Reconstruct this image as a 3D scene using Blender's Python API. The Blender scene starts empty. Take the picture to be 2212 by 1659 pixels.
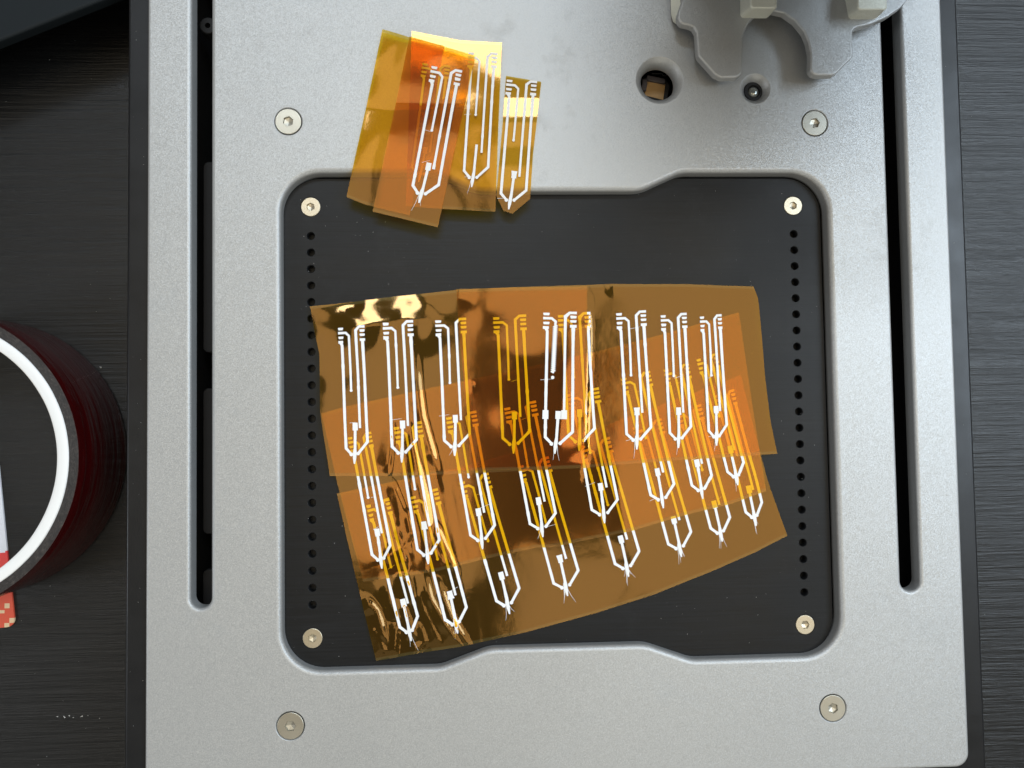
import bpy, bmesh, math, random
import numpy as np
from mathutils import Vector, Matrix, Euler, noise
from mathutils.geometry import tessellate_polygon

rnd = random.Random(7)
S = bpy.context.scene
COL = S.collection
MM = 0.001

# ------------------------------------------------------------------ camera
CAM_H = 0.31
CAM_ROT = (0.04149037860800286, -0.04611499961818998, -0.014786642310685676)
cd = bpy.data.cameras.new('camera')
cd.sensor_width = 36.0
cd.angle = math.radians(66)
cd.clip_start = 0.01
cd.clip_end = 50
cam = bpy.data.objects.new('camera', cd)
cam.location = (0, 0, CAM_H)
cam.rotation_euler = CAM_ROT
COL.objects.link(cam)
S.camera = cam

# ------------------------------------------------------------------ world and lamps
w = bpy.data.worlds.new('World')
S.world = w
w.use_nodes = True
bg = w.node_tree.nodes['Background']
bg.inputs[0].default_value = (1.0, 0.93, 0.84, 1)
bg.inputs[1].default_value = 0.18

def area_lamp(name, loc, sx, sy, radiance, color, target=None):
    d = bpy.data.lights.new(name, 'AREA')
    d.shape = 'RECTANGLE'
    d.size = sx; d.size_y = sy
    d.energy = radiance * math.pi * sx * sy
    d.color = color
    o = bpy.data.objects.new(name, d)
    o.location = loc
    dirv = (Vector(target) if target else Vector((loc[0], loc[1], -1))) - Vector(loc)
    o.rotation_euler = dirv.to_track_quat('-Z', 'Y').to_euler()
    COL.objects.link(o)
    return o

WARM = (1.0, 0.85, 0.60)
area_lamp('ceiling_fill_lamp', (-0.36, 0.14, 2.0), 0.68, 1.28, 2.0, WARM)  # added lamp, stands in for the bright ceiling mirrored in the films
area_lamp('ceiling_fill_lamp', (0.80, 0.0, 2.0), 0.80, 1.55, 2.0, WARM)  # added too; the gap between them mirrors as a person's dark silhouette
area_lamp('ceiling_fill_lamp', (0.24, -0.58, 2.0), 0.30, 0.44, 2.0, WARM)  # added filler, closes the south end of that gap
area_lamp('ceiling_fill_lamp', (0.20, 0.52, 2.0), 0.36, 0.54, 2.0, WARM)  # added filler, closes the north end of that gap
area_lamp('ceiling_fill_lamp', (0.10, -1.45, 2.0), 2.2, 0.9, 0.35, (0.97, 1.0, 0.91))  # added dim fill, brightens the lower plate and south-facing lips
area_lamp('window_or_fill_lamp', (0.15, -1.75, 0.85), 1.7, 0.7, 1.7, (1.0, 0.98, 0.84), (0.03, 0, 0))  # no window known here: added warm fill for the south-facing walls
area_lamp('ceiling_strip_lamp', (0.05, 1.17, 2.0), 1.25, 0.30, 19.5, (0.77, 0.885, 1.0))
area_lamp('window_or_fill_lamp', (0.55, 1.75, 1.15), 1.5, 1.1, 1.2, (0.72, 0.86, 1.0), (0.03, 0, 0))
area_lamp('window_or_fill_lamp', (1.45, 0.36, 1.62), 1.15, 0.78, 10.5, (0.70, 0.85, 1.0), (0.03, 0, 0))
area_lamp('window_or_fill_lamp', (-1.75, -0.35, 1.05), 0.45, 0.5, 9.0, (0.88, 0.94, 1.0), (0.03, 0, 0))  # no window known here: added lamp for glints on the film creases

S.view_settings.view_transform = 'Standard'
S.view_settings.look = 'None'
S.view_settings.exposure = 0.0
S.view_settings.gamma = 1.0
S.cycles.max_bounces = 10
S.cycles.transparent_max_bounces = 32
S.cycles.sample_clamp_indirect = 6
S.cycles.caustics_reflective = False
S.cycles.caustics_refractive = False
S.cycles.use_denoising = True

# ------------------------------------------------------------------ helpers
IW, IH = 2212.0, 1659.0
FPX = IW / 2 / math.tan(math.radians(33))
RM = Euler(CAM_ROT, 'XYZ').to_matrix()

def at(px, py, z):
    """point of the horizontal plane z (mm) seen at a pixel of the photograph; metres"""
    d = RM @ Vector(((px - IW / 2) / FPX, -(py - IH / 2) / FPX, -1.0))
    t = (z * MM - CAM_H) / d.z
    return Vector((t * d.x, t * d.y, z * MM))

def tag(o, label=None, cat=None, group=None, kind=None):
    if label: o['label'] = label
    if cat: o['category'] = cat
    if group: o['group'] = group
    if kind: o['kind'] = kind
    return o

def empty(name, loc, label, cat, group=None):
    o = bpy.data.objects.new(name, None)
    o.empty_display_size = 0.01
    o.location = loc
    COL.objects.link(o)
    return tag(o, label, cat, group)

def world_loc(o):
    v = Vector((0, 0, 0))
    while o is not None:
        v = v + Vector(o.location); o = o.parent
    return v

class MB:
    """collects vertices and faces of one mesh, in world metres"""
    def __init__(s):
        s.v = []; s.f = []; s.sm = []
    def add(s, vs, fs, smooth=False):
        b = len(s.v)
        s.v += [tuple(p) for p in vs]
        for f in fs:
            s.f.append([i + b for i in f]); s.sm.append(smooth)
    def mesh(s, name, mat, origin=(0, 0, 0)):
        me = bpy.data.meshes.new(name)
        o = Vector(origin)
        me.from_pydata([(p[0] - o.x, p[1] - o.y, p[2] - o.z) for p in s.v], [], s.f)
        me.polygons.foreach_set('use_smooth', s.sm)
        if mat: me.materials.append(mat)
        me.update()
        return me
    def obj(s, name, mat, parent=None, loc=None):
        base = world_loc(parent) if parent else Vector((0, 0, 0))
        org = Vector(loc) if loc is not None else base
        o = bpy.data.objects.new(name, s.mesh(name, mat, org))
        if parent: o.parent = parent
        o.location = org - base
        COL.objects.link(o)
        return o

def area2(L):
    return sum(L[i][0] * L[(i + 1) % len(L)][1] - L[(i + 1) % len(L)][0] * L[i][1] for i in range(len(L)))

def rounded(pts, rad, seg=8):
    """pts in mm; rad one number or list"""
    n = len(pts); out = []
    for i in range(n):
        p0, p1, p2 = Vector(pts[i - 1][:2]), Vector(pts[i][:2]), Vector(pts[(i + 1) % n][:2])
        r = rad[i] if isinstance(rad, (list, tuple)) else rad
        if r <= 0:
            out.append(p1); continue
        a = (p0 - p1).normalized(); b = (p2 - p1).normalized()
        ang = a.angle(b)
        if abs(ang - math.pi) < 1e-3:
            out.append(p1); continue
        d = min(r / math.tan(ang / 2), (p0 - p1).length * .49, (p2 - p1).length * .49)
        rr = d * math.tan(ang / 2)
        c = p1 + (a + b).normalized() * (rr / math.sin(ang / 2))
        s0 = p1 + a * d - c; s1 = p1 + b * d - c
        a0 = math.atan2(s0.y, s0.x); a1 = math.atan2(s1.y, s1.x)
        da = (a1 - a0 + math.pi) % (2 * math.pi) - math.pi
        for k in range(seg + 1):
            t = a0 + da * k / seg
            out.append(c + Vector((math.cos(t), math.sin(t))) * rr)
    return out

def circle(cx, cy, r, n=40):
    return [Vector((cx + r * math.cos(2 * math.pi * k / n), cy + r * math.sin(2 * math.pi * k / n))) for k in range(n)]

def offset_loop(L, d):
    """moves every vertex to the right of its direction by d"""
    n = len(L); out = []
    for i in range(n):
        a = (L[i] - L[i - 1]); b = (L[(i + 1) % n] - L[i])
        if a.length < 1e-9: a = b
        if b.length < 1e-9: b = a
        a = a.normalized(); b = b.normalized()
        na = Vector((a.y, -a.x)); nb = Vector((b.y, -b.x))
        m = na + nb
        k = m.length_squared
        m = na if k < 1e-6 else m * (2 / k)
        if m.length > 2: m = m.normalized() * 2
        out.append(L[i] + m * d)
    return out

def fillet(b, t, seg=5):
    """profile of a rounded edge, (outward, down) in mm, wall down to t"""
    p = [(b * math.sin(math.pi / 2 * k / seg), -b * (1 - math.cos(math.pi / 2 * k / seg))) for k in range(seg + 1)]
    return p + [(b, -t)]

def slab(mb, outer, holes, z, bottom=False):
    """outer / holes: (loop in mm = crest outline on the top face, profile); z top in mm"""
    loops = []
    for k, (L, prof) in enumerate([outer] + list(holes)):
        L = [Vector(p[:2]) for p in L]
        ccw = area2(L) > 0
        if (k == 0) != ccw: L.reverse()
        loops.append((L, prof))
    tris = tessellate_polygon([[Vector((p.x, p.y, 0)) for p in L] for L, _ in loops])
    flat = [p for L, _ in loops for p in L]
    fs = []
    for t in tris:
        a, b, c = (flat[i] for i in t)
        cr = (b - a).cross(c - a)
        if abs(cr) < 1e-9: continue
        fs.append(list(t) if cr > 0 else [t[0], t[2], t[1]])
    mb.add([(p.x * MM, p.y * MM, z * MM) for p in flat], fs)
    for L, prof in loops:
        n = len(L); rings = []
        for off, dz in prof:
            R = offset_loop(L, off) if off else L
            rings.append([(p.x * MM, p.y * MM, (z + dz) * MM) for p in R])
        vs = [p for r in rings for p in r]
        fs = []
        for r in range(len(rings) - 1):
            for i in range(n):
                j = (i + 1) % n
                fs.append([r * n + i, (r + 1) * n + i, (r + 1) * n + j, r * n + j])
        mb.add(vs, fs, True)
    if bottom:
        L, prof = loops[0]
        off, dz = prof[-1]
        R = offset_loop(L, off) if off else L
        mb.add([(p.x * MM, p.y * MM, (z + dz) * MM) for p in R], [list(range(len(R)))[::-1]])

def loft(mb, rings, closed=True, cap=True, smooth=False):
    n = len(rings[0]); vs = [tuple(p) for r in rings for p in r]; fs = []
    for r in range(len(rings) - 1):
        for i in range(n if closed else n - 1):
            j = (i + 1) % n
            fs.append([r * n + i, r * n + j, (r + 1) * n + j, (r + 1) * n + i])
    mb.add(vs, fs, smooth)
    if cap:
        mb.add(rings[-1], [list(range(n))])

# ------------------------------------------------------------------ materials
class NT:
    def __init__(s, name):
        s.m = bpy.data.materials.new(name); s.m.use_nodes = True
        s.t = s.m.node_tree; s.t.nodes.clear()
        s.out = s.n('ShaderNodeOutputMaterial')
    def n(s, t, **kw):
        x = s.t.nodes.new(t)
        for k, v in kw.items(): setattr(x, k, v)
        return x
    def l(s, a, b): s.t.links.new(a, b)
    def val(s, sock, v):
        if hasattr(v, 'links'): s.l(v, sock)
        else: sock.default_value = v
    def math(s, op, a, b=None, clamp=False):
        x = s.n('ShaderNodeMath', operation=op, use_clamp=clamp)
        s.val(x.inputs[0], a)
        if b is not None: s.val(x.inputs[1], b)
        return x.outputs[0]
    def mapped(s, scale=(1, 1, 1), rot=(0, 0, 0), coord='Object'):
        tc = s.n('ShaderNodeTexCoord'); mp = s.n('ShaderNodeMapping')
        s.l(tc.outputs[coord], mp.inputs[0])
        mp.inputs['Scale'].default_value = scale
        mp.inputs['Rotation'].default_value = rot
        return mp.outputs[0]
    def noise(s, vec, scale, detail=4, rough=.6, out='Fac'):
        x = s.n('ShaderNodeTexNoise')
        s.l(vec, x.inputs['Vector'])
        x.inputs['Scale'].default_value = scale
        x.inputs['Detail'].default_value = detail
        x.inputs['Roughness'].default_value = rough
        return x.outputs[out]
    def ramp(s, fac, stops):
        x = s.n('ShaderNodeValToRGB')
        cr = x.color_ramp
        while len(cr.elements) < len(stops): cr.elements.new(.5)
        for e, (p, c) in zip(cr.elements, stops):
            e.position = p
            e.color = (c, c, c, 1) if not isinstance(c, tuple) else (*c, 1)
        s.l(fac, x.inputs[0])
        return x.outputs[0]
    def rng(s, v, a, b, c, d):
        x = s.n('ShaderNodeMapRange')
        s.val(x.inputs[0], v)
        for i, k in enumerate((a, b, c, d)): x.inputs[i + 1].default_value = k
        return x.outputs[0]
    def mixc(s, fac, a, b, mode='MIX'):
        x = s.n('ShaderNodeMix', data_type='RGBA', blend_type=mode)
        s.val(x.inputs[0], fac)
        for k, v in ((6, a), (7, b)):
            if hasattr(v, 'links'): s.l(v, x.inputs[k])
            else: x.inputs[k].default_value = (*v, 1)
        return x.outputs[2]
    def bsdf(s, **kw):
        b = s.n('ShaderNodeBsdfPrincipled')
        for k, v in kw.items():
            sock = b.inputs[k]
            if hasattr(v, 'links'): s.l(v, sock)
            elif isinstance(v, tuple): sock.default_value = (*v, 1)
            else: sock.default_value = v
        s.l(b.outputs[0], s.out.inputs[0])
        return b
    def bump(s, h, strength, dist):
        b = s.n('ShaderNodeBump')
        b.inputs['Strength'].default_value = strength
        b.inputs['Distance'].default_value = dist
        s.l(h, b.inputs['Height'])
        return b.outputs[0]

def mat_flake(name, base, metallic, rough, tilt, var, cell=2300):
    t = NT(name)
    vec = t.mapped()
    vo = t.n('ShaderNodeTexVoronoi'); vo.inputs['Scale'].default_value = cell
    t.l(vec, vo.inputs['Vector'])
    sub = t.n('ShaderNodeVectorMath', operation='SUBTRACT'); t.l(vo.outputs['Color'], sub.inputs[0]); sub.inputs[1].default_value = (.5, .5, .5)
    sc = t.n('ShaderNodeVectorMath', operation='SCALE'); t.l(sub.outputs[0], sc.inputs[0]); sc.inputs['Scale'].default_value = tilt
    geo = t.n('ShaderNodeNewGeometry')
    ad = t.n('ShaderNodeVectorMath', operation='ADD'); t.l(geo.outputs['Normal'], ad.inputs[0]); t.l(sc.outputs[0], ad.inputs[1])
    no = t.n('ShaderNodeVectorMath', operation='NORMALIZE'); t.l(ad.outputs[0], no.inputs[0])
    sep = t.n('ShaderNodeSeparateColor'); t.l(vo.outputs['Color'], sep.inputs[0])
    f = t.rng(sep.outputs[0], 0, 1, 1 - var, 1 + var)
    big = t.rng(t.noise(vec, 9, 3), .3, .7, .97, 1.03)
    f = t.math('MULTIPLY', f, big)
    sm = t.rng(t.noise(vec, 35, 6, .72), .58, .75, 0, .10)
    rough = t.math('ADD', sm, rough)
    f = t.math('SUBTRACT', f, t.math('MULTIPLY', sm, .5))
    c = t.n('ShaderNodeMix', data_type='RGBA', blend_type='MULTIPLY'); c.inputs[0].default_value = 1
    c.inputs[6].default_value = (*base, 1); t.l(f, c.inputs[7])
    t.bsdf(**{'Base Color': c.outputs[2], 'Metallic': metallic, 'Roughness': rough, 'Normal': no.outputs[0]})
    return t.m

M = {}
M['silver'] = mat_flake('silver_paint', (.415, .42, .418), .52, .50, .17, .05, cell=3600)
M['cream'] = mat_flake('pale_silver_paint', (.72, .72, .62), .10, .40, .12, .04)

def mat_black_anodised():
    t = NT('black_anodised_aluminium')
    vec = t.mapped((6, 260, 1))
    g = t.noise(vec, 6, 5, .65)
    v2 = t.mapped()
    blot = t.noise(v2, 22, 5, .6)
    c = t.ramp(g, [(.3, (.006, .0065, .0072)), (.7, (.011, .0115, .0125))])
    sc = t.noise(t.mapped((14, 420, 1), (0, 0, .12)), 9, 3, .7)
    sc2 = t.noise(t.mapped((420, 14, 1), (0, 0, .5)), 9, 3, .7)
    scr = t.math('MAXIMUM', t.rng(sc, .70, .76, 0, 1), t.rng(sc2, .72, .78, 0, 1))
    smear = t.rng(t.noise(v2, 60, 4, .7), .56, .72, 0, .5)
    c = t.mixc(t.math('ADD', t.math('MULTIPLY', scr, .5), t.math('MULTIPLY', smear, .14), True), c, (.055, .058, .062))
    r = t.math('ADD', t.rng(g, .3, .7, .36, .46), t.rng(blot, .35, .65, -.05, .07))
    t.bsdf(**{'Base Color': c, 'Roughness': r, 'IOR': 1.30, 'Normal': t.bump(g, .12, .0003)})
    return t.m
M['black'] = mat_black_anodised()

def mat_plain(name, col, rough, metallic=0., bump=None, ior=1.5, var=.08, coat=0.):
    t = NT(name)
    v = t.mapped()
    n = t.noise(v, 60, 5, .6)
    c = t.mixc(n, tuple(x * (1 - var) for x in col), tuple(min(1, x * (1 + var)) for x in col))
    kw = {'Base Color': c, 'Roughness': t.rng(n, .3, .7, max(.02, rough - .05), min(1, rough + .06)), 'Metallic': metallic, 'IOR': ior, 'Coat Weight': coat}
    if bump:
        kw['Normal'] = t.bump(t.noise(v, bump[0], 4, .6), bump[1], bump[2])
    t.bsdf(**kw)
    return t.m
M['rim'] = mat_plain('black_base_plastic', (.006, .0065, .0075), .36, bump=(1800, .15, .0002), var=.12, ior=1.42)
M['void'] = mat_plain('dark_interior', (.006, .006, .007), .7)
M['rail'] = mat_plain('dark_rail', (.011, .010, .010), .6)
M['steel'] = mat_plain('warm_steel', (.44, .42, .36), .42, 1.0, bump=(900, .1, .0001), var=.06)
M['bed_steel'] = mat_plain('brass_tinted_steel', (.50, .45, .35), .38, 1.0, bump=(900, .1, .0001), var=.06)
M['slate'] = mat_plain('blue_black_case', (.006, .009, .011), .6, ior=1.3, var=.15, bump=(1500, .1, .0002))
M['tan'] = mat_plain('tan_sensor_face', (.50, .31, .13), .5, var=.05)
M['grey'] = mat_plain('grey_plastic', (.10, .09, .10), .4)
M['glass_tip'] = mat_plain('grey_probe_tip', (.30, .31, .29), .12, .6)
M['ink'] = mat_plain('white_silver_ink', (.80, .80, .80), .5, bump=(1500, .5, .00015), var=.07)
M['core'] = mat_plain('white_plastic_core', (.80, .80, .79), .45, var=.02)
M['dust'] = mat_plain('pale_dust', (.62, .61, .58), .8)
M['wire'] = mat_plain('pale_wire', (.45, .45, .44), .35, .6)

def mat_desk():
    t = NT('black_woodgrain_laminate')
    v = t.mapped((1, 24, 1))
    g = t.noise(v, 16, 8, .68)
    v2 = t.mapped((1.5, 60, 1))
    g2 = t.noise(v2, 12, 4, .6)
    h = t.math('ADD', t.math('MULTIPLY', g, .65), t.math('MULTIPLY', g2, .35))
    c = t.ramp(h, [(.38, (.002, .0023, .0026)), (.5, (.004, .0042, .0045)), (.62, (.008, .0083, .0085))])
    t.bsdf(**{'Base Color': c, 'Roughness': t.rng(h, .35, .65, .44, .28), 'IOR': 1.46, 'Normal': t.bump(h, .7, .0010)})
    return t.m
M['desk'] = mat_desk()

def mat_film(name, trans, haze=.05, edge=True, tint=(1, .47, .05)):
    t = NT(name)
    uv = t.n('ShaderNodeUVMap'); uv.uv_map = 'UVMap'
    sep = t.n('ShaderNodeSeparateXYZ'); t.l(uv.outputs[0], sep.inputs[0])
    v = t.mapped()
    n = t.noise(v, 18, 4, .55)
    spots = t.noise(v, 95, 2, .4)
    # worn, paler adhesive lines along the long edges of the tape
    dv = t.math('MINIMUM', sep.outputs[1], t.math('SUBTRACT', 1.0, sep.outputs[1]))
    band = t.rng(dv, .014, .020, 1, 0)
    tr = t.mixc(t.rng(n, .35, .65, 0, 1), tuple(x * .96 for x in trans), tuple(min(1, x * 1.03) for x in trans))
    tr = t.mixc(t.math('MULTIPLY', band, .35 if edge else 0), tr, (.80, .72, .30))
    tr = t.mixc(t.math('MULTIPLY', t.rng(spots, .70, .74, 0, 1), .25), tr, (.62, .40, .05))
    tp = t.n('ShaderNodeBsdfTransparent'); t.l(tr, tp.inputs[0])
    df = t.n('ShaderNodeBsdfDiffuse'); t.l(t.mixc(band, (.62, .36, .06), (.42, .38, .16)), df.inputs[0])
    m1 = t.n('ShaderNodeMixShader')
    t.l(t.math('ADD', t.math('MULTIPLY', band, .07 if edge else .02), haze), m1.inputs[0])
    t.l(tp.outputs[0], m1.inputs[1]); t.l(df.outputs[0], m1.inputs[2])
    nrm = t.bump(t.noise(v, 160, 3, .5), .06, .0004)
    geo = t.n('ShaderNodeNewGeometry')
    dot = t.n('ShaderNodeVectorMath', operation='DOT_PRODUCT'); t.l(geo.outputs['Incoming'], dot.inputs[0]); t.l(nrm, dot.inputs[1])
    om = t.math('SUBTRACT', 1.0, t.math('ABSOLUTE', dot.outputs['Value']), True)
    fr = t.math('ADD', t.math('MULTIPLY', t.math('POWER', om, 5.0), .88), .105)   # two faces of a film of index 1.7
    gc = t.mixc(.20, tint, (1, 1, 1))
    gl = t.n('ShaderNodeBsdfGlossy'); gl.inputs['Roughness'].default_value = .075
    t.l(gc, gl.inputs[0]); t.l(nrm, gl.inputs['Normal'])
    m2 = t.n('ShaderNodeMixShader'); t.l(fr, m2.inputs[0])
    t.l(m1.outputs[0], m2.inputs[1]); t.l(gl.outputs[0], m2.inputs[2])
    t.l(m2.outputs[0], t.out.inputs[0])
    return t.m
M['film'] = mat_film('amber_polyimide_film', (.99, .70, .015), haze=.01)
M['film_top'] = mat_film('amber_polyimide_film_small', (.99, .68, .012), haze=.008)
M['film_loose'] = mat_film('loose_amber_polyimide_film', (.88, .58, .02), haze=.015)
M['film_tag'] = mat_film('amber_polyimide_tag', (.84, .60, .09), haze=.03, edge=False)

def mat_roll_wall():
    t = NT('deep_red_wound_film')
    v = t.mapped()
    h = t.noise(t.mapped((1, 1, 9)), 30, 4, .55)
    t.bsdf(**{'Base Color': t.mixc(h, (.020, .0010, .0012), (.042, .0020, .0020)), 'Roughness': .11, 'IOR': 1.6,
              'Normal': t.bump(h, .8, .0016)})
    return t.m
M['roll_wall'] = mat_roll_wall()

def mat_roll_side():
    t = NT('wound_film_edge')
    tc = t.n('ShaderNodeTexCoord')
    sep = t.n('ShaderNodeSeparateXYZ'); t.l(tc.outputs['Object'], sep.inputs[0])
    r = t.math('SQRT', t.math('ADD', t.math('MULTIPLY', sep.outputs[0], sep.outputs[0]), t.math('MULTIPLY', sep.outputs[1], sep.outputs[1])))
    cb = t.n('ShaderNodeCombineXYZ'); t.l(t.math('MULTIPLY', r, 30.0), cb.inputs[0])
    t.l(t.math('MULTIPLY', t.math('ARCTAN2', sep.outputs[1], sep.outputs[0]), .6), cb.inputs[1])
    n = t.noise(cb.outputs[0], 60, 5, .7)
    f = t.noise(tc.outputs['Object'], 420, 4, .7)
    h = t.math('ADD', t.math('MULTIPLY', n, .55), t.math('MULTIPLY', f, .45))
    t.bsdf(**{'Base Color': t.ramp(h, [(.35, (.006, .005, .005)), (.52, (.026, .021, .019)), (.70, (.085, .07, .06))]),
              'Roughness': .6, 'Normal': t.bump(h, .7, .0012)})
    return t.m
M['roll_side'] = mat_roll_side()

def mat_card():
    t = NT('printed_card')
    tc = t.n('ShaderNodeTexCoord')
    sep = t.n('ShaderNodeSeparateXYZ'); t.l(tc.outputs['Object'], sep.inputs[0])
    y = sep.outputs[1]
    q = t.n('ShaderNodeVectorMath', operation='SNAP'); t.l(tc.outputs['Object'], q.inputs[0]); q.inputs[1].default_value = (.0021, .0021, 1)
    wn = t.n('ShaderNodeTexWhiteNoise', noise_dimensions='2D'); t.l(q.outputs[0], wn.inputs['Vector'])
    red = t.mixc(t.rng(y, .010, .042, 0, 1), (.72, .105, .055), (.60, .020, .045))
    prob = t.rng(y, .003, .008, .34, .03)
    px = t.math('LESS_THAN', wn.outputs[0], prob)
    col = t.mixc(px, red, (.80, .58, .36))
    edge = t.math('ADD', y, t.math('MULTIPLY', wn.outputs[0], .0035))
    col = t.mixc(t.math('GREATER_THAN', edge, .0345), col, (.66, .68, .74))
    t.bsdf(**{'Base Color': col, 'Roughness': .4})
    return t.m
M['card'] = mat_card()
M['card_edge'] = mat_plain('card_edge', (.62, .60, .55), .6)

# ------------------------------------------------------------------ setting: the desk
DESK = -45.0
mb = MB()
slab(mb, (rounded([(-700, -420), (700, -420), (700, 480), (-700, 480)], 6), fillet(2, 28, 3)), [], DESK, True)
desk = mb.obj('desk', M['desk']); tag(desk, kind='structure')

# ------------------------------------------------------------------ the machine
CX = 33.6
machine = empty('circuit_printer', (CX * MM, .05, DESK * MM), 'silver benchtop machine with a sunken black bed and two long slots', 'machine')
SC_OUT = [(-72.3, 117.4), (139.3, 117.3), (139.4, -117.0), (-72.2, -117.0)]
BZ = -5.0
SC_IN = [(-64.7, 84.7), (131.4, 84.7), (131.3, -85.5), (-64.7, -85.5)]

# top plate
def window_crest():
    xl, xr, yt, yb, ti = -77.3, 145.7, 98.9, -98.6, 92.0
    pts = [(xl, yb), (-14.5, yb), (4.5, -ti), (65.0, -ti), (83.5, yb), (xr, yb),
           (xr, yt), (83.5, yt), (67.0, ti - .6), (2.0, ti - .6), (-14.5, yt), (xl, yt)]
    rad = [17.5, 16, 16, 16, 16, 17.5, 17.5, 16, 16, 16, 16, 17.5]
    return rounded(pts, rad, 12)
plate_out = rounded([(-125.6, -140.6), (192.9, -140.6), (192.9, 330), (-125.6, 330)], 4.5, 8)
holes = [(window_crest(), fillet(1.9, 6.6, 6))]
holes.append((rounded([(-111.4, -73.2), (-100.6, -73.2), (-100.6, 305), (-111.4, 305)], 5.3, 10), fillet(1.5, 6.6, 5)))
holes.append((rounded([(167.3, -73.4), (178.0, -73.4), (178.0, 305), (167.3, 305)], 5.3, 10), fillet(1.3, 6.6, 5)))
for x, y in SC_OUT:
    holes.append((circle(x, y, 5.75, 40), [(0, 0), (.16, -.05), (.42, -.4), (.45, -1.8)]))
holes.append((circle(76.0, 134.7, 9.75, 56), [(0, 0), (.12, -.03), (2.5, -2.6), (2.6, -6.6)]))
holes.append((circle(115.2, 131.4, 6.3, 48), [(0, 0), (.12, -.03), (2.3, -2.6), (2.4, -6.6)]))
mb = MB()
slab(mb, (plate_out, fillet(1.1, 6.6, 5)), holes, 0)
mb.obj('top_plate', M['silver'], machine)
# floors of the outer screw recesses
for x, y in SC_OUT:
    mb = MB(); c = circle(x, y, 5.4, 32)
    mb.add([(p.x * MM, p.y * MM, -1.7 * MM) for p in c], [list(range(32))])
    mb.obj('screw_seat', M['silver'], machine)

# black base with rim, hollow
mb = MB()
slab(mb, (rounded([(-134.3, -149.5), (201.3, -149.5), (201.3, 340), (-134.3, 340)], 8, 8), fillet(1.0, 36, 4)),
     [(rounded([(-126.3, -141.3), (193.6, -141.3), (193.6, 331), (-126.3, 331)], 6.5, 8), [(0, 0), (.02, -.2), (.03, -8)])], -2.4)
mb.obj('base_rim', M['rim'], machine)
mb = MB()
slab(mb, (rounded([(-128, -143), (195, -143), (195, 333), (-128, 333)], 6), [(0, 0), (0, -3)]), [], -38)
mb.obj('inner_tray', M['void'], machine)
# support ledge below the plate
for x0, x1 in ((-127.5, -114), (-98, -78.6), (147.3, 165), (181, 194.8)):
    mb = MB()
    slab(mb, (rounded([(x0, -142), (x1, -142), (x1, 332), (x0, 332)], 1, 3), [(0, 0), (0, -30)]), [], -6.75)
    mb.obj('inner_wall', M['void'], machine)
mb = MB()
slab(mb, (rounded([(-78.5, 99.5), (147.2, 99.5), (147.2, 122.9), (-78.5, 122.9)], 1, 3), [(0, 0), (0, -30)]), [], -6.75)
mb.obj('inner_wall', M['void'], machine)
mb = MB()
slab(mb, (rounded([(-78.5, -141.5), (147.2, -141.5), (147.2, -99.5), (-78.5, -99.5)], 1, 3), [(0, 0), (0, -30)]), [], -6.75)
mb.obj('inner_wall', M['void'], machine)
# guide rails seen through the left slot
for y0, y1 in ((107.5, 28.5), (13, -46), (-61, -90)):
    mb = MB()
    a, b = at(441, 100, -20).x / MM, -97.5
    slab(mb, (rounded([(a, y1), (b, y1), (b, y0), (a, y0)], 1.8, 5), fillet(.4, 6, 2)), [], -20)
    mb.obj('guide_block', M['rail'], machine)
mb = MB()
p = at(452, 60, -16)
slab(mb, (circle(p.x / MM, p.y / MM, 3.0, 20), fillet(.5, 6, 3)), [(circle(p.x / MM, p.y / MM, 1.2, 12), [(0, 0), (.1, -2)])], -14)
mb.obj('rail_bolt', M['void'], machine)

# bed
bed_loop = rounded([(-75.4, -96.9), (142.5, -96.9), (142.5, 95.9), (-75.4, 95.9)], 14.5, 12)
holes = []
for k in range(23):
    y = 73.0 - k * (145.6 / 22)
    for x in (-64.7, 131.35):
        holes.append((circle(x, y, 1.72, 20), [(0, 0), (.10, -.06), (.28, -.30), (.30, -3.9)]))
for x, y in SC_IN:
    holes.append((circle(x, y, 4.05, 36), [(0, 0), (.06, -.05), (.12, -2)]))
mb = MB()
slab(mb, (bed_loop, fillet(.35, 4, 3)), holes, BZ, True)
bed = mb.obj('bed_plate', M['black'], machine)
for x, y in SC_IN:
    mb = MB(); c = circle(x, y, 3.96, 28)
    mb.add([(p.x * MM, p.y * MM, (BZ - 1.2) * MM) for p in c], [list(range(28))])
    mb.obj('screw_seat', M['void'], machine)

def screw_mesh(name, r, hexr, mat, ring):
    mb = MB()
    hx = circle(0, 0, hexr, 6)
    pr = [(0, 0), (.12, -.22), (.14, -.95)]
    slab(mb, (circle(0, 0, r - .22, 44), fillet(.22, 1.5, 3)), [(hx, pr)], 0)
    f = circle(0, 0, hexr, 6)
    mb.add([(p.x * MM * .92, p.y * MM * .92, -.85 * MM) for p in f] + [(0, 0, -1.25 * MM)], [[i, (i + 1) % 6, 6] for i in range(6)])
    return mb.mesh(name, mat)
so = screw_mesh('countersunk_screw', 5.12, 2.15, M['steel'], True)
si = screw_mesh('countersunk_screw', 3.86, 1.75, M['bed_steel'], True)
base = world_loc(machine)
for k, (x, y) in enumerate(SC_OUT + SC_IN):
    o = bpy.data.objects.new('countersunk_screw', so if k < 4 else si)
    o.parent = machine
    o.location = Vector((x * MM, y * MM, (.06 if k < 4 else BZ + .12) * MM)) - base
    o.rotation_euler = (0, 0, rnd.uniform(0, 1))
    COL.objects.link(o)

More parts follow.
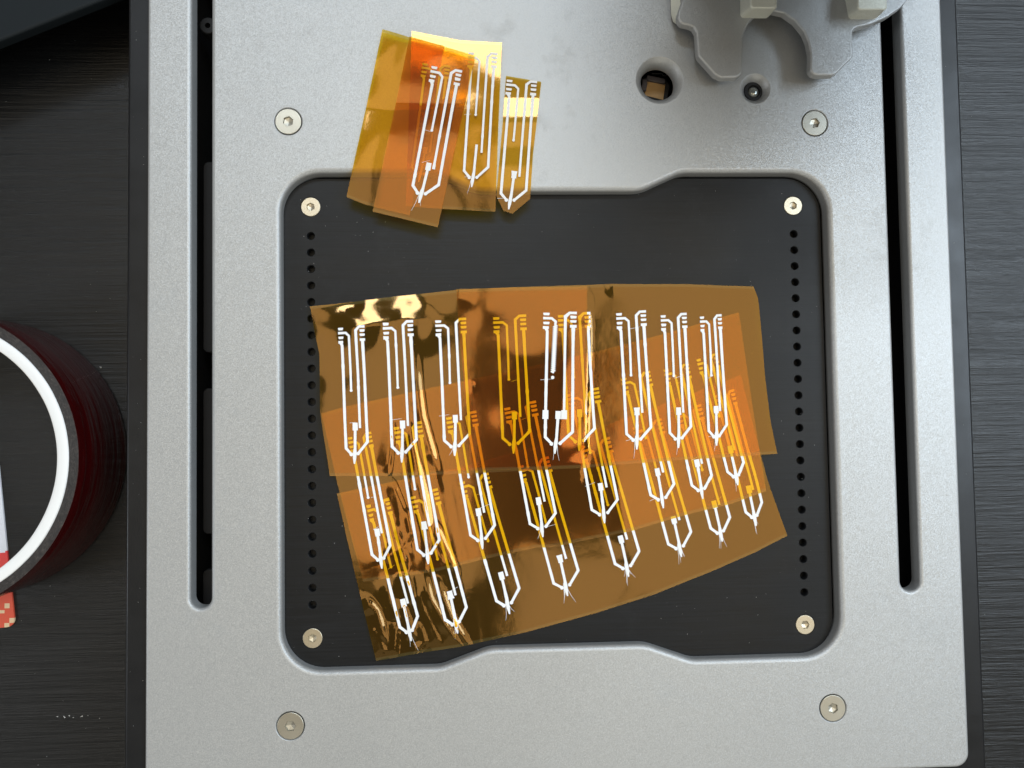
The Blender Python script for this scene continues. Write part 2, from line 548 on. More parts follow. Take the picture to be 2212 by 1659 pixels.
# round sensor port: a tan square sensor in a dark frame below the hole
q = lambda x, y: (1323 + x * .3417, y * .3417)
def lift(pts, z): return [at(px, py, z) for px, py in pts]
zs = -14
fr_o = [q(186, 500), q(222, 490), q(345, 516), q(362, 540), q(340, 640), q(325, 650), q(195, 614), q(186, 600)]
fi = [q(214, 508), q(337, 528), q(323, 632), q(203, 602)]
mb = MB()
slab(mb, ([(p.x / MM, p.y / MM) for p in lift(fr_o, zs)], fillet(.2, 8, 2)), [([(p.x / MM, p.y / MM) for p in lift(fi, zs)], [(0, 0), (.15, -1.6)])], zs)
mb.obj('sensor_frame', M['void'], machine)
mb = MB()
L = [(p.x / MM, p.y / MM) for p in lift(fi, zs)]
slab(mb, (rounded(L, .4, 3), fillet(.2, 2, 2)), [], zs - .7)
mb.obj('sensor_face', M['tan'], machine)
for a, b, c, d in ((208, 505, 198, 565), (222, 490, 330, 512)):
    mb = MB()
    A, B = at(*q(a, b), zs + .6), at(*q(c, d), zs + .6)
    dv = (B - A).normalized(); s = Vector((-dv.y, dv.x, 0)) * .8 * MM
    slab(mb, ([((p.x) / MM, p.y / MM) for p in (A + s, A - s, B - s, B + s)], fillet(.3, 3, 2)), [], zs + .6)
    mb.obj('sensor_clip', M['grey'], machine)
mb = MB()
pts = [at(*q(x, y), zs - 1) for x, y in ((250, 465), (318, 466), (320, 478), (343, 478), (343, 460))]
for A, B in zip(pts, pts[1:]):
    dv = (B - A).normalized(); s = Vector((-dv.y, dv.x, 0)) * .09 * MM
    slab(mb, ([((p.x) / MM, p.y / MM) for p in (A + s - dv * 5e-5, A - s - dv * 5e-5, B - s, B + s)], [(0, 0), (0, -.4)]), [], zs - 1)
mb.obj('sensor_wire', M['wire'], machine)

# probe button in the small countersunk hole
pc = at(1627.1, 199.2, -4)
px_, py_ = pc.x / MM, pc.y / MM
mb = MB()
slab(mb, (circle(px_, py_, 3.85, 36), fillet(.35, 3, 3)), [(circle(px_, py_, 2.75, 32), [(0, 0), (.2, -.3), (.25, -2)])], -3.0)
mb.obj('probe_ring', M['void'], machine)
mb = MB()
rings = []
for k in range(7):
    a = math.pi / 2 * k / 6
    rings.append([Vector((p.x * MM, p.y * MM, (-4.6 + 1.6 * math.sin(a)) * MM)) for p in circle(px_, py_, 2.45 * math.cos(a) + .02, 28)])
loft(mb, rings, True, True, True)
mb.obj('probe_tip', M['glass_tip'], machine)

# carriage over the top right of the plate
CT = 9.5
crest = [(450, -160), (455, 0), (428, 78), (424, 112), (440, 138), (492, 150), (521, 163), (541, 200), (550, 330), (556, 352), (655, 462), (690, 480), (780, 478), (803, 466),
         (811, 445), (813, 230), (826, 190), (858, 130), (905, 80), (960, 60), (1030, 58), (1090, 72), (1165, 125), (1222, 195), (1248, 255), (1263, 330),
         (1262, 440), (1275, 458), (1300, 464), (1392, 464), (1412, 452), (1502, 362), (1511, 340), (1507, 196), (1522, 172), (1545, 162), (1635, 140), (1735, 95), (1815, 40), (1850, 0), (1900, -160)]
L = [at(*q(x, y), CT) for x, y in crest]
L = [Vector((p.x / MM, p.y / MM)) for p in L]
L2 = rounded(L, 1.3, 3)
carr = MB()
slab(carr, (L2, fillet(.75, 3.4, 4)), [], CT, True)
carriage = carr.obj('carriage', M['silver'], machine)
# sloped skirt on the left flank
z4 = lambda x, y: (1426 + x * .0977, y * .0977)
top_ = [at(*z4(x, y), CT - .25) for x, y in ((700, -400), (622, 0), (540, 150), (445, 345), (438, 415), (485, 490))]
mid_ = [at(*z4(x, y), CT - 5) for x, y in ((470, -400), (400, 0), (345, 150), (300, 290), (318, 430), (400, 530))]
low_ = [at(*z4(x, y), 2.0) for x, y in ((240, -400), (233, 0), (238, 150), (245, 330), (285, 480), (410, 575))]
sk = MB()
loft(sk, [low_, mid_, top_], False, False, True)
sk.add([top_[-1], mid_[-1], low_[-1]], [[0, 1, 2]])
sk.obj('skirt', M['cream'], carriage)
# mounting bosses
def boss(top, bas):
    def res(P):
        P = rounded(P, 16, 5)
        n = 40
        d = [0]
        for a, b in zip(P, P[1:] + P[:1]): d.append(d[-1] + (b - a).length)
        out = []
        for k in range(n):
            s = d[-1] * k / n; i = 0
            while d[i + 1] < s: i += 1
            a, b = P[i], P[(i + 1) % len(P)]
            t = 0 if d[i + 1] == d[i] else (s - d[i]) / (d[i + 1] - d[i])
            out.append(a.lerp(b, t))
        return out
    T, B = res(top), res(bas)
    cT = sum(T, Vector((0, 0))) / len(T)
    mb = MB()
    rings = [[at(*q(p.x, p.y), CT - .3) for p in B]]
    rings.append([at(*q(*(p)), 17.6) for p in T])
    rings.append([at(*q(*(cT + (p - cT) * .96)), 18.3) for p in T])
    rings.append([at(*q(*(cT + (p - cT) * .85)), 18.6) for p in T])
    loft(mb, [r[::-1] for r in rings], True, False, True)
    mb.add(rings[-1][::-1], [list(range(len(rings[-1])))])
    mb.obj('mounting_boss', M['cream'], carriage)
boss([(868, -110), (868, 56), (1040, 56), (1040, -110)], [(806, -110), (806, 116), (988, 116), (988, -110)])
boss([(1540, -110), (1545, 66), (1735, 66), (1735, -110)], [(1448, -110), (1492, 124), (1672, 124), (1672, -110)])
# gantry body standing north of the carriage
gx0, gx1 = at(1452, -60, CT).x / MM, at(1985, -60, CT).x / MM
mb = MB()
slab(mb, (rounded([(gx0, 184), (gx1, 184), (gx1, 262), (gx0, 262)], 7), fillet(3, 146, 4)), [], 150, True)
mb.obj('gantry_housing', M['silver'], carriage)
mb = MB()
slab(mb, (rounded([(gx0 - 4, 130), (gx1 + 20, 130), (gx1 + 20, 200), (gx0 - 4, 200)], 10), fillet(3, 60, 4)), [], 152, True)
mb.obj('added_shade_overhang', M['silver'], carriage)  # unseen overhang, added to keep lamp light off the carriage

# ------------------------------------------------------------------ films
def poly_at(P, t):
    """point at fraction t of a polyline, smoothed"""
    n = len(P) - 1
    d = [0.0]
    for a, b in zip(P, P[1:]): d.append(d[-1] + math.dist(a, b))
    s = min(max(t, 0), 1) * d[-1]
    for i in range(n):
        if s <= d[i + 1] + 1e-9:
            k = (s - d[i]) / max(1e-9, d[i + 1] - d[i])
            return (P[i][0] + (P[i + 1][0] - P[i][0]) * k, P[i][1] + (P[i + 1][1] - P[i][1]) * k)
    return P[-1]

def gauss(d, s): return math.exp(-.5 * (d / s) ** 2)

def seg_dist(x, y, P):
    best = 1e9; tt = 0
    for i in range(len(P) - 1):
        (ax, ay), (bx, by) = P[i], P[i + 1]
        vx, vy = bx - ax, by - ay
        l2 = vx * vx + vy * vy
        t = 0 if l2 == 0 else max(0, min(1, ((x - ax) * vx + (y - ay) * vy) / l2))
        d = math.hypot(x - ax - t * vx, y - ay - t * vy)
        if d < best: best = d; tt = (i + t) / (len(P) - 1)
    return best, tt

def mmp(px, py, z=BZ): 
    p = at(px, py, z); return (p.x / MM, p.y / MM)

# creases and bumps of the stacked sheets (positions in mm on the bed)
RIDGES = [([mmp(*p) for p in L], h, s) for L, h, s in (
    ([(898, 760), (903, 830), (912, 900), (930, 965), (945, 1020)], .75, 1.05),
    ([(852, 905), (846, 960), (838, 1024)], .40, .9),
    ([(884, 870), (893, 960), (915, 1060), (930, 1150), (915, 1235)], .60, 1.2),
    ([(875, 1080), (890, 1150), (872, 1180), (830, 1205)], .55, 1.1),
    ([(912, 1230), (930, 1290), (965, 1350), (1000, 1398)], .80, 1.2),
    ([(862, 1235), (885, 1260), (900, 1310)], .45, .9),
    ([(788, 1290), (815, 1320), (840, 1400)], .60, 1.1),
    ([(858, 1335), (853, 1420)], .45, .8),
    ([(905, 1330), (920, 1385), (890, 1415)], .40, .8),
    ([(845, 1030), (870, 1090), (880, 1130)], .35, .8),
    ([(855, 1130), (872, 1175), (880, 1230)], .35, 1.0),
    ([(935, 1120), (962, 1180), (985, 1235)], .35, .9),
    ([(800, 1340), (822, 1380), (838, 1415)], .35, .9),
    ([(895, 1250), (912, 1300), (940, 1362), (958, 1400)], .35, .9),
    ([(868, 1290), (880, 1330), (905, 1390)], .35, .8),
    ([(900, 1040), (925, 1110), (950, 1190), (968, 1230)], .45, .9),
    ([(822, 1210), (860, 1185), (890, 1170)], .50, 1.0),
    ([(835, 1250), (845, 1300), (872, 1350)], .35, .7),
    ([(940, 1240), (975, 1330), (1010, 1390)], .30, .8),
    ([(-200, 0), (-199, 0)], 0, 1),
    ([(1268, 640), (1266, 760), (1262, 900), (1258, 1000)], .45, 1.2),
    ([(1330, 1000), (1345, 1120), (1385, 1290)], .30, 5.5),
)]
BUMPS = [(*mmp(x, y), h, s) for x, y, h, s in (
    (766, 664, -.3, 2.2), (1050, 660, .3, 6), (985, 640, .6, 4.5), (1322, 618, .5, 2.0),
    (735, 900, .7, 8), (715, 830, .5, 5), (1610, 690, .22, 6), (1630, 830, -.15, 8), (1590, 930, .15, 9), (1640, 950, .12, 4),
    (1130, 780, .25, 7), (1190, 870, -.2, 7), (1230, 960, .3, 6), (1100, 900, .2, 5), (760, 1150, .4, 8),
    (1020, 835, .22, 1.0), (1640, 1030, .8, 6))]

EDGE = [mmp(670, 662), mmp(740, 655), mmp(850, 641), mmp(985, 627), mmp(1100, 621)]
CURL = [(mmp(808, 690)[0], 25.0, 1.0)]
FAN0, FAN1 = mmp(872, 1040), mmp(925, 1400)
def H_stack(x, y):
    return H_base(x, y) + H_curl(x, y) + H_crinkle(x, y)
def H_curl(x, y):
    # the upper left edge rises off the bed and bends down again at its rim
    if y < 5 or x > 12: return 0
    ye = EDGE[-1][1]
    for (ax, ay), (bx, by) in zip(EDGE, EDGE[1:]):
        if x < bx:
            ye = ay + (by - ay) * (x - ax) / (bx - ax); break
    t = ye - y + 1.2 * noise.noise(Vector((x * .13, 3.3, 1)))
    if t < 0: t = 0
    sl = .180 + .035 * math.sin((x - CURL[0][0]) * .30 + 3.3)
    f = sl * t if t < 10.5 else 10.5 * sl * (1 - min(1, (t - 10.5) / 22)) ** 2 * (1 + 2 * min(1, (t - 10.5) / 22))
    wv = sum(a * math.exp(-(abs(x - c_) / s_) ** 4) for c_, s_, a in CURL)
    return wv * (f + .12 * noise.noise(Vector((x * .14, y * .16, 8))))
def H_crinkle(x, y):
    # fine lengthwise crinkles towards the lower left corner
    ux, uy = FAN1[0] - FAN0[0], FAN1[1] - FAN0[1]
    L_ = math.hypot(ux, uy); ux /= L_; uy /= L_
    along = (x - FAN0[0]) * ux + (y - FAN0[1]) * uy
    across = (x - FAN0[0]) * -uy + (y - FAN0[1]) * ux
    if along < -12: return 0
    wv = gauss(across, 11) * min(1, (along + 12) / 16)
    if wv < .02: return 0
    n1 = noise.noise(Vector((across * .20, along * .03, 21)))
    n2 = noise.noise(Vector((across * .8, along * .13, 27)))
    return wv * (.13 * (1 - abs(n1) * 2.2) + .02 * n2)
def H_base(x, y):
    v = .35 + .32 * noise.noise(Vector((x * .018, y * .024, 3.1))) + .12 * noise.noise(Vector((x * .05, y * .05, 9.2)))
    best = 0.0
    for P, h, s in RIDGES:
        if min(p[0] for p in P) - 25 < x < max(p[0] for p in P) + 25 and min(p[1] for p in P) - 25 < y < max(p[1] for p in P) + 25:
            d, t = seg_dist(x, y, P)
            wob = 1 + .16 * noise.noise(Vector((x * .12, y * .12, 5)))
            fade = min(1, 4 * t + .1, 4 * (1 - t) + .25)
            if s > 4:
                v += 2.1 * h * wob * gauss(d, 1.35 * s) * fade
                continue
            # a crease: long gentle west flank, short steep east flank
            i = min(len(P) - 2, int(t * (len(P) - 1)))
            (ax, ay), (bx, by) = P[i], P[i + 1]
            side = (bx - ax) * (y - ay) - (by - ay) * (x - ax)      # lines run southwards: east is positive
            w_ = 1.9 * s
            hh = (.45 - .0007 * y) * w_ * wob * fade
            k_ = d / w_ if side > 0 else d / (4.5 * w_)
            if k_ < 1:
                best = max(best, hh * (1 - k_) if side > 0 else hh * (1 - k_) ** 1.3)
    v += best
    for bx, by, h, s in BUMPS:
        d = math.hypot(x - bx, y - by)
        if d < 4 * s: v += h * gauss(d, s)
    return v

def film_mesh(name, T, B, Lf, Rt, nx, ny, zb, H, mat, parent):
    """Coons patch between four pixel polylines, laid on the plane zb with relief H"""
    c00, c10, c01, c11 = T[0], T[-1], B[0], B[-1]
    vs = []; uvs = []
    for j in range(ny + 1):
        v = j / ny
        l, r = poly_at(Lf, v), poly_at(Rt, v)
        for i in range(nx + 1):
            u = i / nx
            t, b = poly_at(T, u), poly_at(B, u)
            q_ = []
            for k in (0, 1):
                q_.append((1 - v) * t[k] + v * b[k] + (1 - u) * l[k] + u * r[k]
                          - ((1 - u) * (1 - v) * c00[k] + u * (1 - v) * c10[k] + (1 - u) * v * c01[k] + u * v * c11[k]))
            p = at(q_[0], q_[1], zb)
            p.z += H(p.x / MM, p.y / MM) * MM
            vs.append(p); uvs.append((u, v))
    fs = []
    n = nx + 1
    for j in range(ny):
        for i in range(nx):
            fs.append([j * n + i, (j + 1) * n + i, (j + 1) * n + i + 1, j * n + i + 1])
    mb = MB(); mb.add(vs, fs, True)
    o = mb.obj(name, mat, parent)
    ul = o.data.uv_layers.new(name='UVMap')
    for lp in o.data.loops:
        ul.data[lp.index].uv = uvs[lp.vertex_index]
    return o

def ribbon(mb, P, wds, zb, H, lift_, miter=True):
    """flat printed line along a polyline in mm, width(s) in mm, top lifted above the film; subdivided to follow it"""
    Q = []; W = []
    if not isinstance(wds, (list, tuple)): wds = [wds] * len(P)
    for i in range(len(P) - 1):
        a, b = Vector(P[i]), Vector(P[i + 1])
        n = max(1, int((b - a).length / 1.3))
        for k in range(n):
            t = k / n
            Q.append(a.lerp(b, t)); W.append(wds[i] * (1 - t) + wds[i + 1] * t)
    Q.append(Vector(P[-1])); W.append(wds[-1])
    vs = []; fs = []
    N = len(Q)
    for i in range(N):
        d1 = (Q[i] - Q[i - 1]) if i > 0 else (Q[1] - Q[0])
        d2 = (Q[i + 1] - Q[i]) if i < N - 1 else d1
        if d1.length < 1e-6: d1 = d2
        a = d1.normalized(); b = d2.normalized()
        m = Vector((-a.y, a.x)) + Vector((-b.y, b.x))
        m = m * (2 / max(1.0, m.length_squared))
        wj = W[i] * (1 + .10 * noise.noise(Vector((Q[i].x * .9, Q[i].y * .9, 1.7))))
        if rnd.random() < .03: wj *= 1.22
        for s in (-1, 1):
            p = Q[i] + m * (s * wj / 2)
            zz = zb + H(p.x, p.y)
            vs.append((p.x * MM, p.y * MM, (zz + lift_) * MM))
            vs.append((p.x * MM, p.y * MM, (zz + .03) * MM))
    for i in range(N - 1):
        o = i * 4
        fs += [[o, o + 4, o + 6, o + 2][::-1], [o + 1, o + 5, o + 4, o][::-1], [o + 2, o + 6, o + 7, o + 3][::-1]]
    fs += [[0, 2, 3, 1][::-1], [(N - 1) * 4 + k for k in (0, 1, 3, 2)][::-1]]
    mb.add(vs, fs)

def blob(mb, c, r, zb, H, lift_):
    n = 12
    pts = [(c[0] + r * (1 + .15 * math.sin(3 * k + c[0])) * math.cos(2 * math.pi * k / n), c[1] + r * math.sin(2 * math.pi * k / n)) for k in range(n)]
    mb.add([(x * MM, y * MM, (zb + H(x, y) + lift_) * MM) for x, y in pts] + [(x * MM, y * MM, (zb + H(x, y) + .02) * MM) for x, y in pts],
           [list(range(n))] + [[i, i + n, (i + 1) % n + n, (i + 1) % n] for i in range(n)])

def pattern(parent, Tp, Pp, width, zb, H, lw=1.0, variant=None, whisk=0):
    """one printed electrode: Tp / Pp = pixels of the middle of its upper pads and of its tip"""
    T = Vector(mmp(*Tp, zb)); P = Vector(mmp(*Pp, zb))
    PX = CAM_H * 1000 / FPX * (1 - zb / 310.0)
    sx = width * PX / 260.0
    tx, ty = -20.0, 1240.0
    sy = math.sqrt(max(1e-6, (P - T).length_squared - (tx * sx) ** 2)) / ty
    loc = Vector((tx * sx, -ty * sy)); tgt = P - T
    ang = math.atan2(tgt.y, tgt.x) - math.atan2(loc.y, loc.x)
    ca, sa = math.cos(ang), math.sin(ang)
    jx, jy = rnd.uniform(-3, 3), rnd.uniform(-6, 6)
    def w2(p):
        x, y = p[0] * sx, -p[1] * sy
        return (T.x + ca * x - sa * y, T.y + sa * x + ca * y)
    PL = lambda pts: [w2(p) for p in pts]
    k = sy * lw
    LW = 25 * k
    root = MB()
    # outer conductors, each from its lowest pad to the tip
    ribbon(root, PL([(-131, 146), (-84, 146)]), 25 * k, zb, H, .06)
    ribbon(root, PL([(-112, 146), (-96, 176), (-97, 640), (-99 + jx, 1108), (-52, 1158), (-44, 1176)]), [LW * 1.1, LW, LW, LW, LW * .9, LW * .8], zb, H, .08)
    blob(root, w2((-47, 1166)), 17 * k, zb, H, .10)
    ribbon(root, PL([(82, 130), (134, 130)]), 25 * k, zb, H, .06)
    ribbon(root, PL([(108, 130), (109, 400), (116, 1058), (28, 1152), (16, 1168)]), [LW * 1.15, LW, LW, LW * .95, LW * .8], zb, H, .08)
    blob(root, w2((20, 1160)), 16 * k, zb, H, .10)
    for i in range(whisk):
        s = -1 if i % 2 == 0 else 1
        x0 = -18 + s * rnd.uniform(8, 18)
        x1 = x0 + s * rnd.uniform(0, 40)
        y1 = rnd.uniform(1235, 1345)
        ribbon(root, PL([(x0 - s * 10, 1130), (x0, 1190), ((x0 + x1) / 2 - s * 4, (1190 + y1) / 2), (x1, y1)]), [3 * k, 3.5 * k, 3 * k, 1.5 * k], zb, H, .05)
    for i in range(rnd.choice((1, 1, 2))):
        yy = rnd.choice((160, 600, 880, 1165)); xx = rnd.uniform(-150, 40)
        ribbon(root, PL([(xx, yy + rnd.uniform(-8, 8)), (xx + rnd.uniform(50, 110), yy - rnd.uniform(0, 25))]), [3 * k, 2 * k], zb, H, .05)
    o = root.obj('electrode_pattern', M['ink'], parent)
    def sub(name, fn):
        mb = MB(); fn(mb); return mb.obj(name, M['ink'], o)
    if variant == 'wide':
        def li(mb):
            ribbon(mb, PL([(-130, 63), (-62, 63), (-30, 92), (-34, 120)]), 22 * k, zb, H, .07)
            zz = [(-33 + (7 if i % 2 else -7) - i * .25, 120 + i * 9) for i in range(48)]
            ribbon(mb, PL(zz), 17 * k, zb, H, .09)
            blob(mb, w2((-47, 585)), 15 * k, zb, H, .11)
    else:
        def li(mb):
            ribbon(mb, PL([(-131, 63), (-55, 63), (-24, 92), (-25, 340), (-29 + jx, 590 + jy)]), [23 * k, 22 * k, 20 * k, 20 * k, 19 * k], zb, H, .07)
            blob(mb, w2((-29 + jx, 586 + jy)), 13 * k, zb, H, .09)
    sub('inner_conductor', li)
    def ri(mb):
        ribbon(mb, PL([(134, 11), (78, 11), (45, 44), (46, 500), (48, 930 + jy)]), [23 * k, 22 * k, LW, 22 * k, 21 * k], zb, H, .07)
        if variant == 'wide': ribbon(mb, PL([(48, 870), (48, 948)]), 52 * k, zb, H, .09)
    sub('inner_conductor', ri)
    def tip(mb):
        if variant != 'thin':
            ribbon(mb, PL([(2, 880 + jy), (1, 950 + jy)]), 46 * k, zb, H, .07)
        ribbon(mb, PL([(0, 945 + jy if variant != 'thin' else 860), (-8, 1110), (-12, 1150), (-17, 1200), (-20, 1252)]), [24 * k, 24 * k, 32 * k, 30 * k, 12 * k], zb, H, .09)
    sub('needle_electrode', tip)
    if variant == 'wide':
        sub('contact_pad', lambda mb: ribbon(mb, PL([(-98, 872), (-98, 950)]), 52 * k, zb, H, .10))
    for x0, x1, y in ((-129, -80, 26), (-128, -80, 106), (84, 132, 48), (84, 132, 86)):
        sub('contact_pad', lambda mb: ribbon(mb, PL([(x0, y + 1), (x0 + 4, y), (x1 - 4, y), (x1, y + 1)]), [17 * k, 23 * k, 23 * k, 17 * k], zb, H, .07))
    return o

def film_root(px, py, zb, label, group=None):
    return empty('polyimide_film', at(px, py, zb), label, 'film sheet', group or 'printed amber films')

# the three fanned rows, lowest first
Z3, Z2, Z1, ZP = BZ + .25, BZ + .75, BZ + 1.25, BZ + 1.75
r3 = film_root(1250, 1200, Z3, 'lowest amber film of the fanned stack, its edge nearest the bottom of the black bed')
film_mesh('film', [(728, 1066), (1000, 1008), (1300, 922), (1600, 810)],
          [(813, 1427), (901, 1411), (1006, 1394), (1133, 1366), (1286, 1324), (1413, 1283), (1542, 1232), (1628, 1194), (1700, 1157)],
          [(728, 1066), (768, 1242), (813, 1427)], [(1600, 810), (1655, 1035), (1676, 1091), (1700, 1157)], 230, 96, Z3, H_stack, M['film'], r3)
W3 = [50, 60, 66, 70, 70, 66, 57, 47]
for k, (T, P) in enumerate(zip([(815, 1082), (915, 1062), (1022, 1030), (1150, 995), (1282, 953), (1396, 912), (1486, 880), (1562, 846)],
                               [(888, 1381), (988, 1364), (1100, 1323), (1225, 1284), (1356, 1242), (1471, 1200), (1559, 1167), (1632, 1133)])):
    pattern(r3, T, P, W3[k], Z3, H_stack, whisk=[2, 1, 2, 5, 5, 4, 5, 3][k])

r2 = film_root(1180, 1030, Z2, 'middle amber film of the fanned stack, lying between the upper and the lowest printed rows')
film_mesh('film', [(695, 893), (753, 877), (917, 841), (1100, 802), (1278, 762), (1429, 723), (1595, 675)],
          [(785, 1256), (940, 1234), (1034, 1210), (1158, 1182), (1188, 1182), (1364, 1146), (1481, 1112), (1579, 1088), (1653, 1060)],
          [(695, 893), (728, 1040), (785, 1256)], [(1595, 675), (1641, 985), (1653, 1060)], 230, 96, Z2, H_stack, M['film'], r2)
for k, (T, P) in enumerate(zip([(776, 937), (880, 915), (995, 893), (1122, 872), (1258, 843), (1371, 808), (1459, 790), (1525, 768)],
                               [(825, 1225), (925, 1215), (1042, 1183), (1172, 1157), (1305, 1127), (1432, 1095), (1517, 1075), (1592, 1045)])):
    pattern(r2, T, P, W3[k], Z2, H_stack, whisk=[0, 0, 0, 1, 0, 0, 0, 1][k])

r1 = film_root(1180, 820, Z1, 'upper long amber film of the fanned stack, wrinkled and shiny at its top left corner')
film_mesh('film', [(670, 662), (740, 655), (850, 641), (985, 627), (1100, 621), (1320, 614), (1480, 614), (1560, 617), (1627, 619)],
          [(713, 1028), (840, 1028), (946, 1025), (1020, 1022), (1259, 1011), (1322, 1005), (1432, 996), (1678, 980)],
          [(670, 662), (682, 721), (691, 765), (692, 887), (699, 936), (713, 1028)],
          [(1627, 619), (1637, 645), (1645, 731), (1652, 814), (1664, 911), (1678, 980)], 250, 96, Z1, H_stack, M['film'], r1)
W1 = [56, 64, 66, 71, 70, 65, 57, 48]
for k, (T, P) in enumerate(zip([(760, 705), (860, 694), (973, 688), (1100, 681), (1239, 676), (1362, 672), (1454, 677), (1534, 680)],
                               [(766, 999), (868, 996), (982, 982), (1109, 977), (1250, 971), (1375, 968), (1465, 965), (1547, 960)])):
    pattern(r1, T, P, W1[k], Z1, H_stack, whisk=[0, 0, 1, 0, 0, 1, 1, 1][k])

rp = film_root(1130, 820, ZP, 'short amber film patch laid over the middle of the upper row of printed patterns')
film_mesh('film', [(986, 625), (1100, 622), (1268, 619)], [(1017, 1017), (1130, 1015), (1258, 1010)],
          [(986, 625), (992, 720), (1005, 850), (1017, 1017)], [(1268, 619), (1267, 760), (1263, 900), (1258, 1010)], 100, 110, ZP, H_stack, M['film_top'], rp)
pattern(rp, (1209, 673), (1198, 977), 72, ZP, H_stack, variant='wide', whisk=2)

# the small films lying across the upper lip
def H_over(x, y, seed, amp):
    v = amp * (noise.noise(Vector((x * .03, y * .03, seed))) + .35 * noise.noise(Vector((x * .08, y * .08, seed + 4))))
    return v - .010 * max(0, 90 - y)
LB = mmp(800, 250, 0)[0]
def Hb1(x, y): return .75 + H_over(x, y, 2.0, .35) + .5 * gauss(x - LB + (y - 110) * -.2, 5) + .06 * max(0, y - 122)
def Hb2(x, y): return 1.15 + H_over(x, y, 7.0, .30) + .004 * (y - 110)
def Hb3(x, y): return 1.85 + H_over(x, y, 13.0, .28) + .008 * (y - 110) + .045 * max(0, y - 124)
def Hb4(x, y): return .35 + .55 * gauss(y - 118, 5) + .25 * gauss(y - 98, 6) + H_over(x, y, 17.0, .10) + .03 * max(0, y - 127)
b1 = film_root(860, 270, 0, 'leftmost amber film of the small pile, yellow green left edge, dark specks at lower corner')
film_mesh('film', [(828, 71), (884, 87), (960, 105)], [(749, 427), (789, 443), (885, 466)], [(828, 71), (749, 427)], [(960, 105), (885, 466)], 60, 110, 0, Hb1, M['film_loose'], b1)
pattern(b1, (943, 142), (905, 392), 60, 0, Hb1, lw=.95)
b2 = film_root(980, 270, 0, 'loose amber film with dazzling white reflection along its top, beside the narrow tag')
film_mesh('film', [(890, 70), (993, 90), (1084, 95)], [(877, 447), (963, 453), (1070, 459)], [(890, 70), (877, 447)], [(1084, 95), (1076, 280), (1070, 459)], 70, 120, 0, Hb2, M['film_loose'], b2)
pattern(b2, (1043, 115), (1019, 403), 63, 0, Hb2, variant='thin', lw=.9, whisk=1)
b3 = film_root(920, 300, 0, 'tilted amber film lying on top of the small pile, lowest corner over the black bed')
film_mesh('film', [(886, 87), (1026, 128)], [(806, 459), (946, 493)], [(886, 87), (846, 275), (806, 459)], [(1026, 128), (946, 493)], 70, 120, 0, Hb3, M['film_loose'], b3)
pattern(b3, (966, 152), (906, 438), 66, 0, Hb3, whisk=2)
b4 = empty('polyimide_tag', at(1125, 310, 0), 'narrow amber tag with clipped bottom corners standing alone right of the small film pile', 'film tag')
film_mesh('film', [(1093, 165), (1110, 168), (1169, 178)], [(1088, 456), (1098, 459), (1107, 462)],
          [(1093, 165), (1085, 277), (1072, 424), (1088, 456)], [(1169, 178), (1151, 336), (1145, 430), (1107, 462)], 46, 150, 0, Hb4, M['film_tag'], b4)
pattern(b4, (1127, 173), (1099, 450), 66, 0, Hb4)

# ------------------------------------------------------------------ tape roll
RZ = -2.4
c = at(-171, 997, RZ)
k_ = (CAM_H * 1000 - RZ) / FPX
RO, RC, RI = 322 * k_, 301 * k_, 277 * k_
ZD = DESK + 1.15
roll = empty('tape_roll', (c.x, c.y, ZD * MM), 'big roll of dark red film tape on a white core, left of the machine', 'tape roll')
def ring_mesh(mb, prof, n=160, wob=0.):
    rings = []
    for r, z in prof:
        rings.append([Vector((c.x + (r * (1 + wob * noise.noise(Vector((math.cos(6.283 * k / n) * 5, math.sin(6.283 * k / n) * 5, r))))) * MM * math.cos(2 * math.pi * k / n),
                              c.y + (r * (1 + wob * noise.noise(Vector((math.cos(6.283 * k / n) * 5, math.sin(6.283 * k / n) * 5, r))))) * MM * math.sin(2 * math.pi * k / n), z * MM)) for k in range(n)])
    loft(mb, rings, True, False, True)
mb = MB(); ring_mesh(mb, [(RO, ZD), (RO, ZD + 14), (RO, ZD + 28), (RO, RZ - .25), (RO - .2, RZ)], wob=.0015)
mb.obj('wound_film', M['roll_wall'], roll)
mb = MB(); ring_mesh(mb, [(RO - .2, RZ), ((RO + RC) / 2, RZ + .1), (RC + .05, RZ - .05)], wob=.0015)
mb.obj('wound_edge', M['roll_side'], roll, loc=(c.x, c.y, RZ * MM))
mb = MB(); ring_mesh(mb, [(RC + .03, RZ - 3), (RC, RZ + .25), (RC - .4, RZ + .5), (RI + .5, RZ + .5), (RI, RZ + .1), (RI, ZD)], wob=.002)
mb.obj('core', M['core'], roll)

# printed card under the roll
cardL = [mmp(x, y, DESK + 1) for x, y in ((-4, 1000), (16, 1202), (24, 1273), (32, 1353), (-60, 1362), (-160, 1366), (-195, 1040))]
cardL = rounded(cardL, [1, 0, 0, 3.2, 0, 3, 3], 6)
org = Vector((*[v * MM for v in mmp(31, 1356, DESK + 1)], DESK * MM))
mb = MB()
slab(mb, (cardL, [(0, 0), (.06, -.06), (.06, -1.0)]), [], DESK + 1.02, False)
o = mb.obj('printed_card', M['card'], None, loc=org)
tag(o, 'red and white printed card with pixel squares poking out from under the tape roll', 'card')

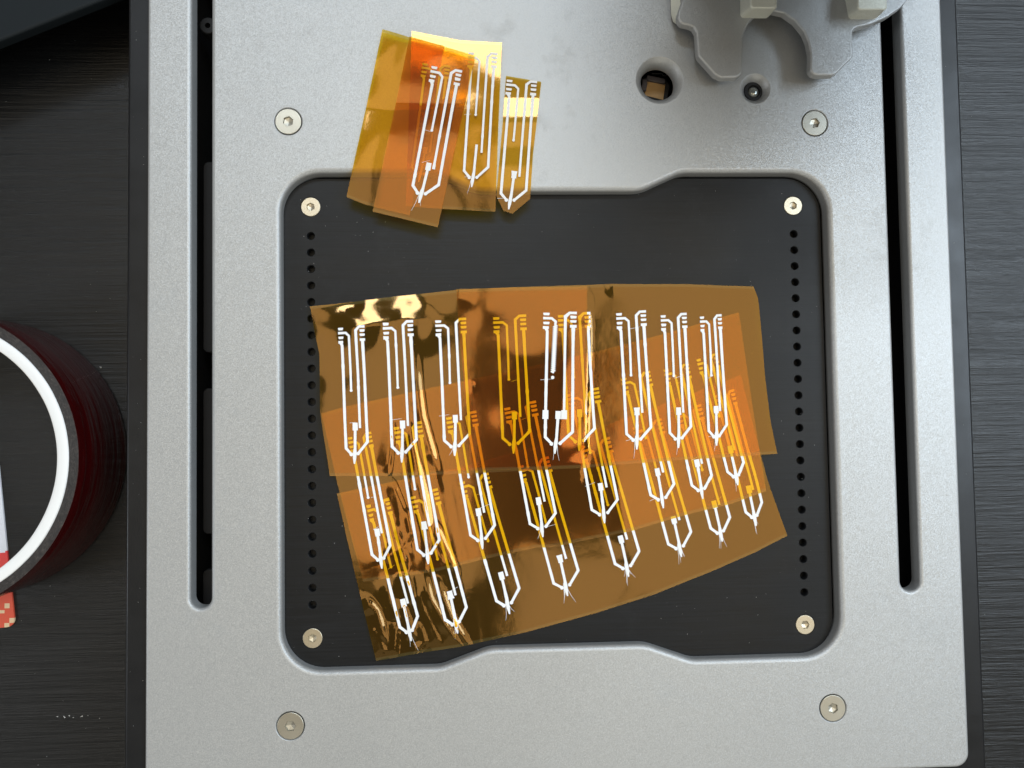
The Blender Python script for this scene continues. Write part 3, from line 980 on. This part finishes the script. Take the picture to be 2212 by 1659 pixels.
# dark case overlapping the top left
P0, P1 = mmp(0, 81, -12), mmp(204, 0, -12)
dv = (Vector(P1) - Vector(P0)).normalized(); nv = Vector((-dv.y, dv.x))
A = Vector(P0) - dv * 120; B = Vector(P0) + dv * 190
mb = MB()
slab(mb, (rounded([A, B, B + nv * 160, A + nv * 160], 6, 6), fillet(1.2, 5, 4)), [], -12, True)
for p_ in (A + dv * 20 + nv * 20, B - dv * 20 + nv * 20, B - dv * 20 + nv * 140, A + dv * 20 + nv * 140):
    slab(mb, (circle(p_.x, p_.y, 6, 20), [(0, 0), (0, DESK + 16.9)]), [], -16.9)
o = mb.obj('dark_case', M['slate'])
tag(o, 'dark blue-black flat case whose straight edge crosses the top left corner above the desk', 'case')

# ------------------------------------------------------------------ dust
mb = MB()
def speck(x, y, z, s):
    a = rnd.uniform(0, 6.28); l = s * rnd.uniform(.6, 1.8); hgt = s * .5
    pts = [(x + l * math.cos(a), y + l * math.sin(a), z), (x + s * .5 * math.cos(a + 2), y + s * .5 * math.sin(a + 2), z),
           (x + s * .5 * math.cos(a + 4.2), y + s * .5 * math.sin(a + 4.2), z), (x, y, z + hgt)]
    mb.add([(p[0] * MM, p[1] * MM, p[2] * MM) for p in pts], [[0, 1, 3], [1, 2, 3], [2, 0, 3]])
for _ in range(420):
    speck(rnd.uniform(-74, 141), rnd.uniform(-96, 95), BZ + .02, rnd.choice((.05, .06, .08, .1, .15, .2)))
for _ in range(90):
    speck(rnd.choice((rnd.uniform(-215, -137), rnd.uniform(206, 235))), rnd.uniform(-170, 190), DESK + .05, rnd.uniform(.08, .25))
for _ in range(30):
    speck(rnd.choice((rnd.uniform(-133.5, -127.5), rnd.uniform(194.5, 200.5))), rnd.uniform(-135, 160), -2.38, rnd.uniform(.06, .2))
p = mmp(404 * .54, 1470 * .54, DESK); speck(p[0], p[1], DESK, .9)
for x, y, s in ((125, 1548, .5), (140, 1550, .7), (150, 1546, .8), (158, 1550, .5), (178, 1547, .6), (190, 1546, .4), (215, 1552, .4)):
    p = mmp(x, y, DESK); speck(p[0], p[1], DESK + .02, s)
o = mb.obj('dust', M['dust']); tag(o, 'scattered white dust specks on the black bed and desk', 'dust', kind='stuff')
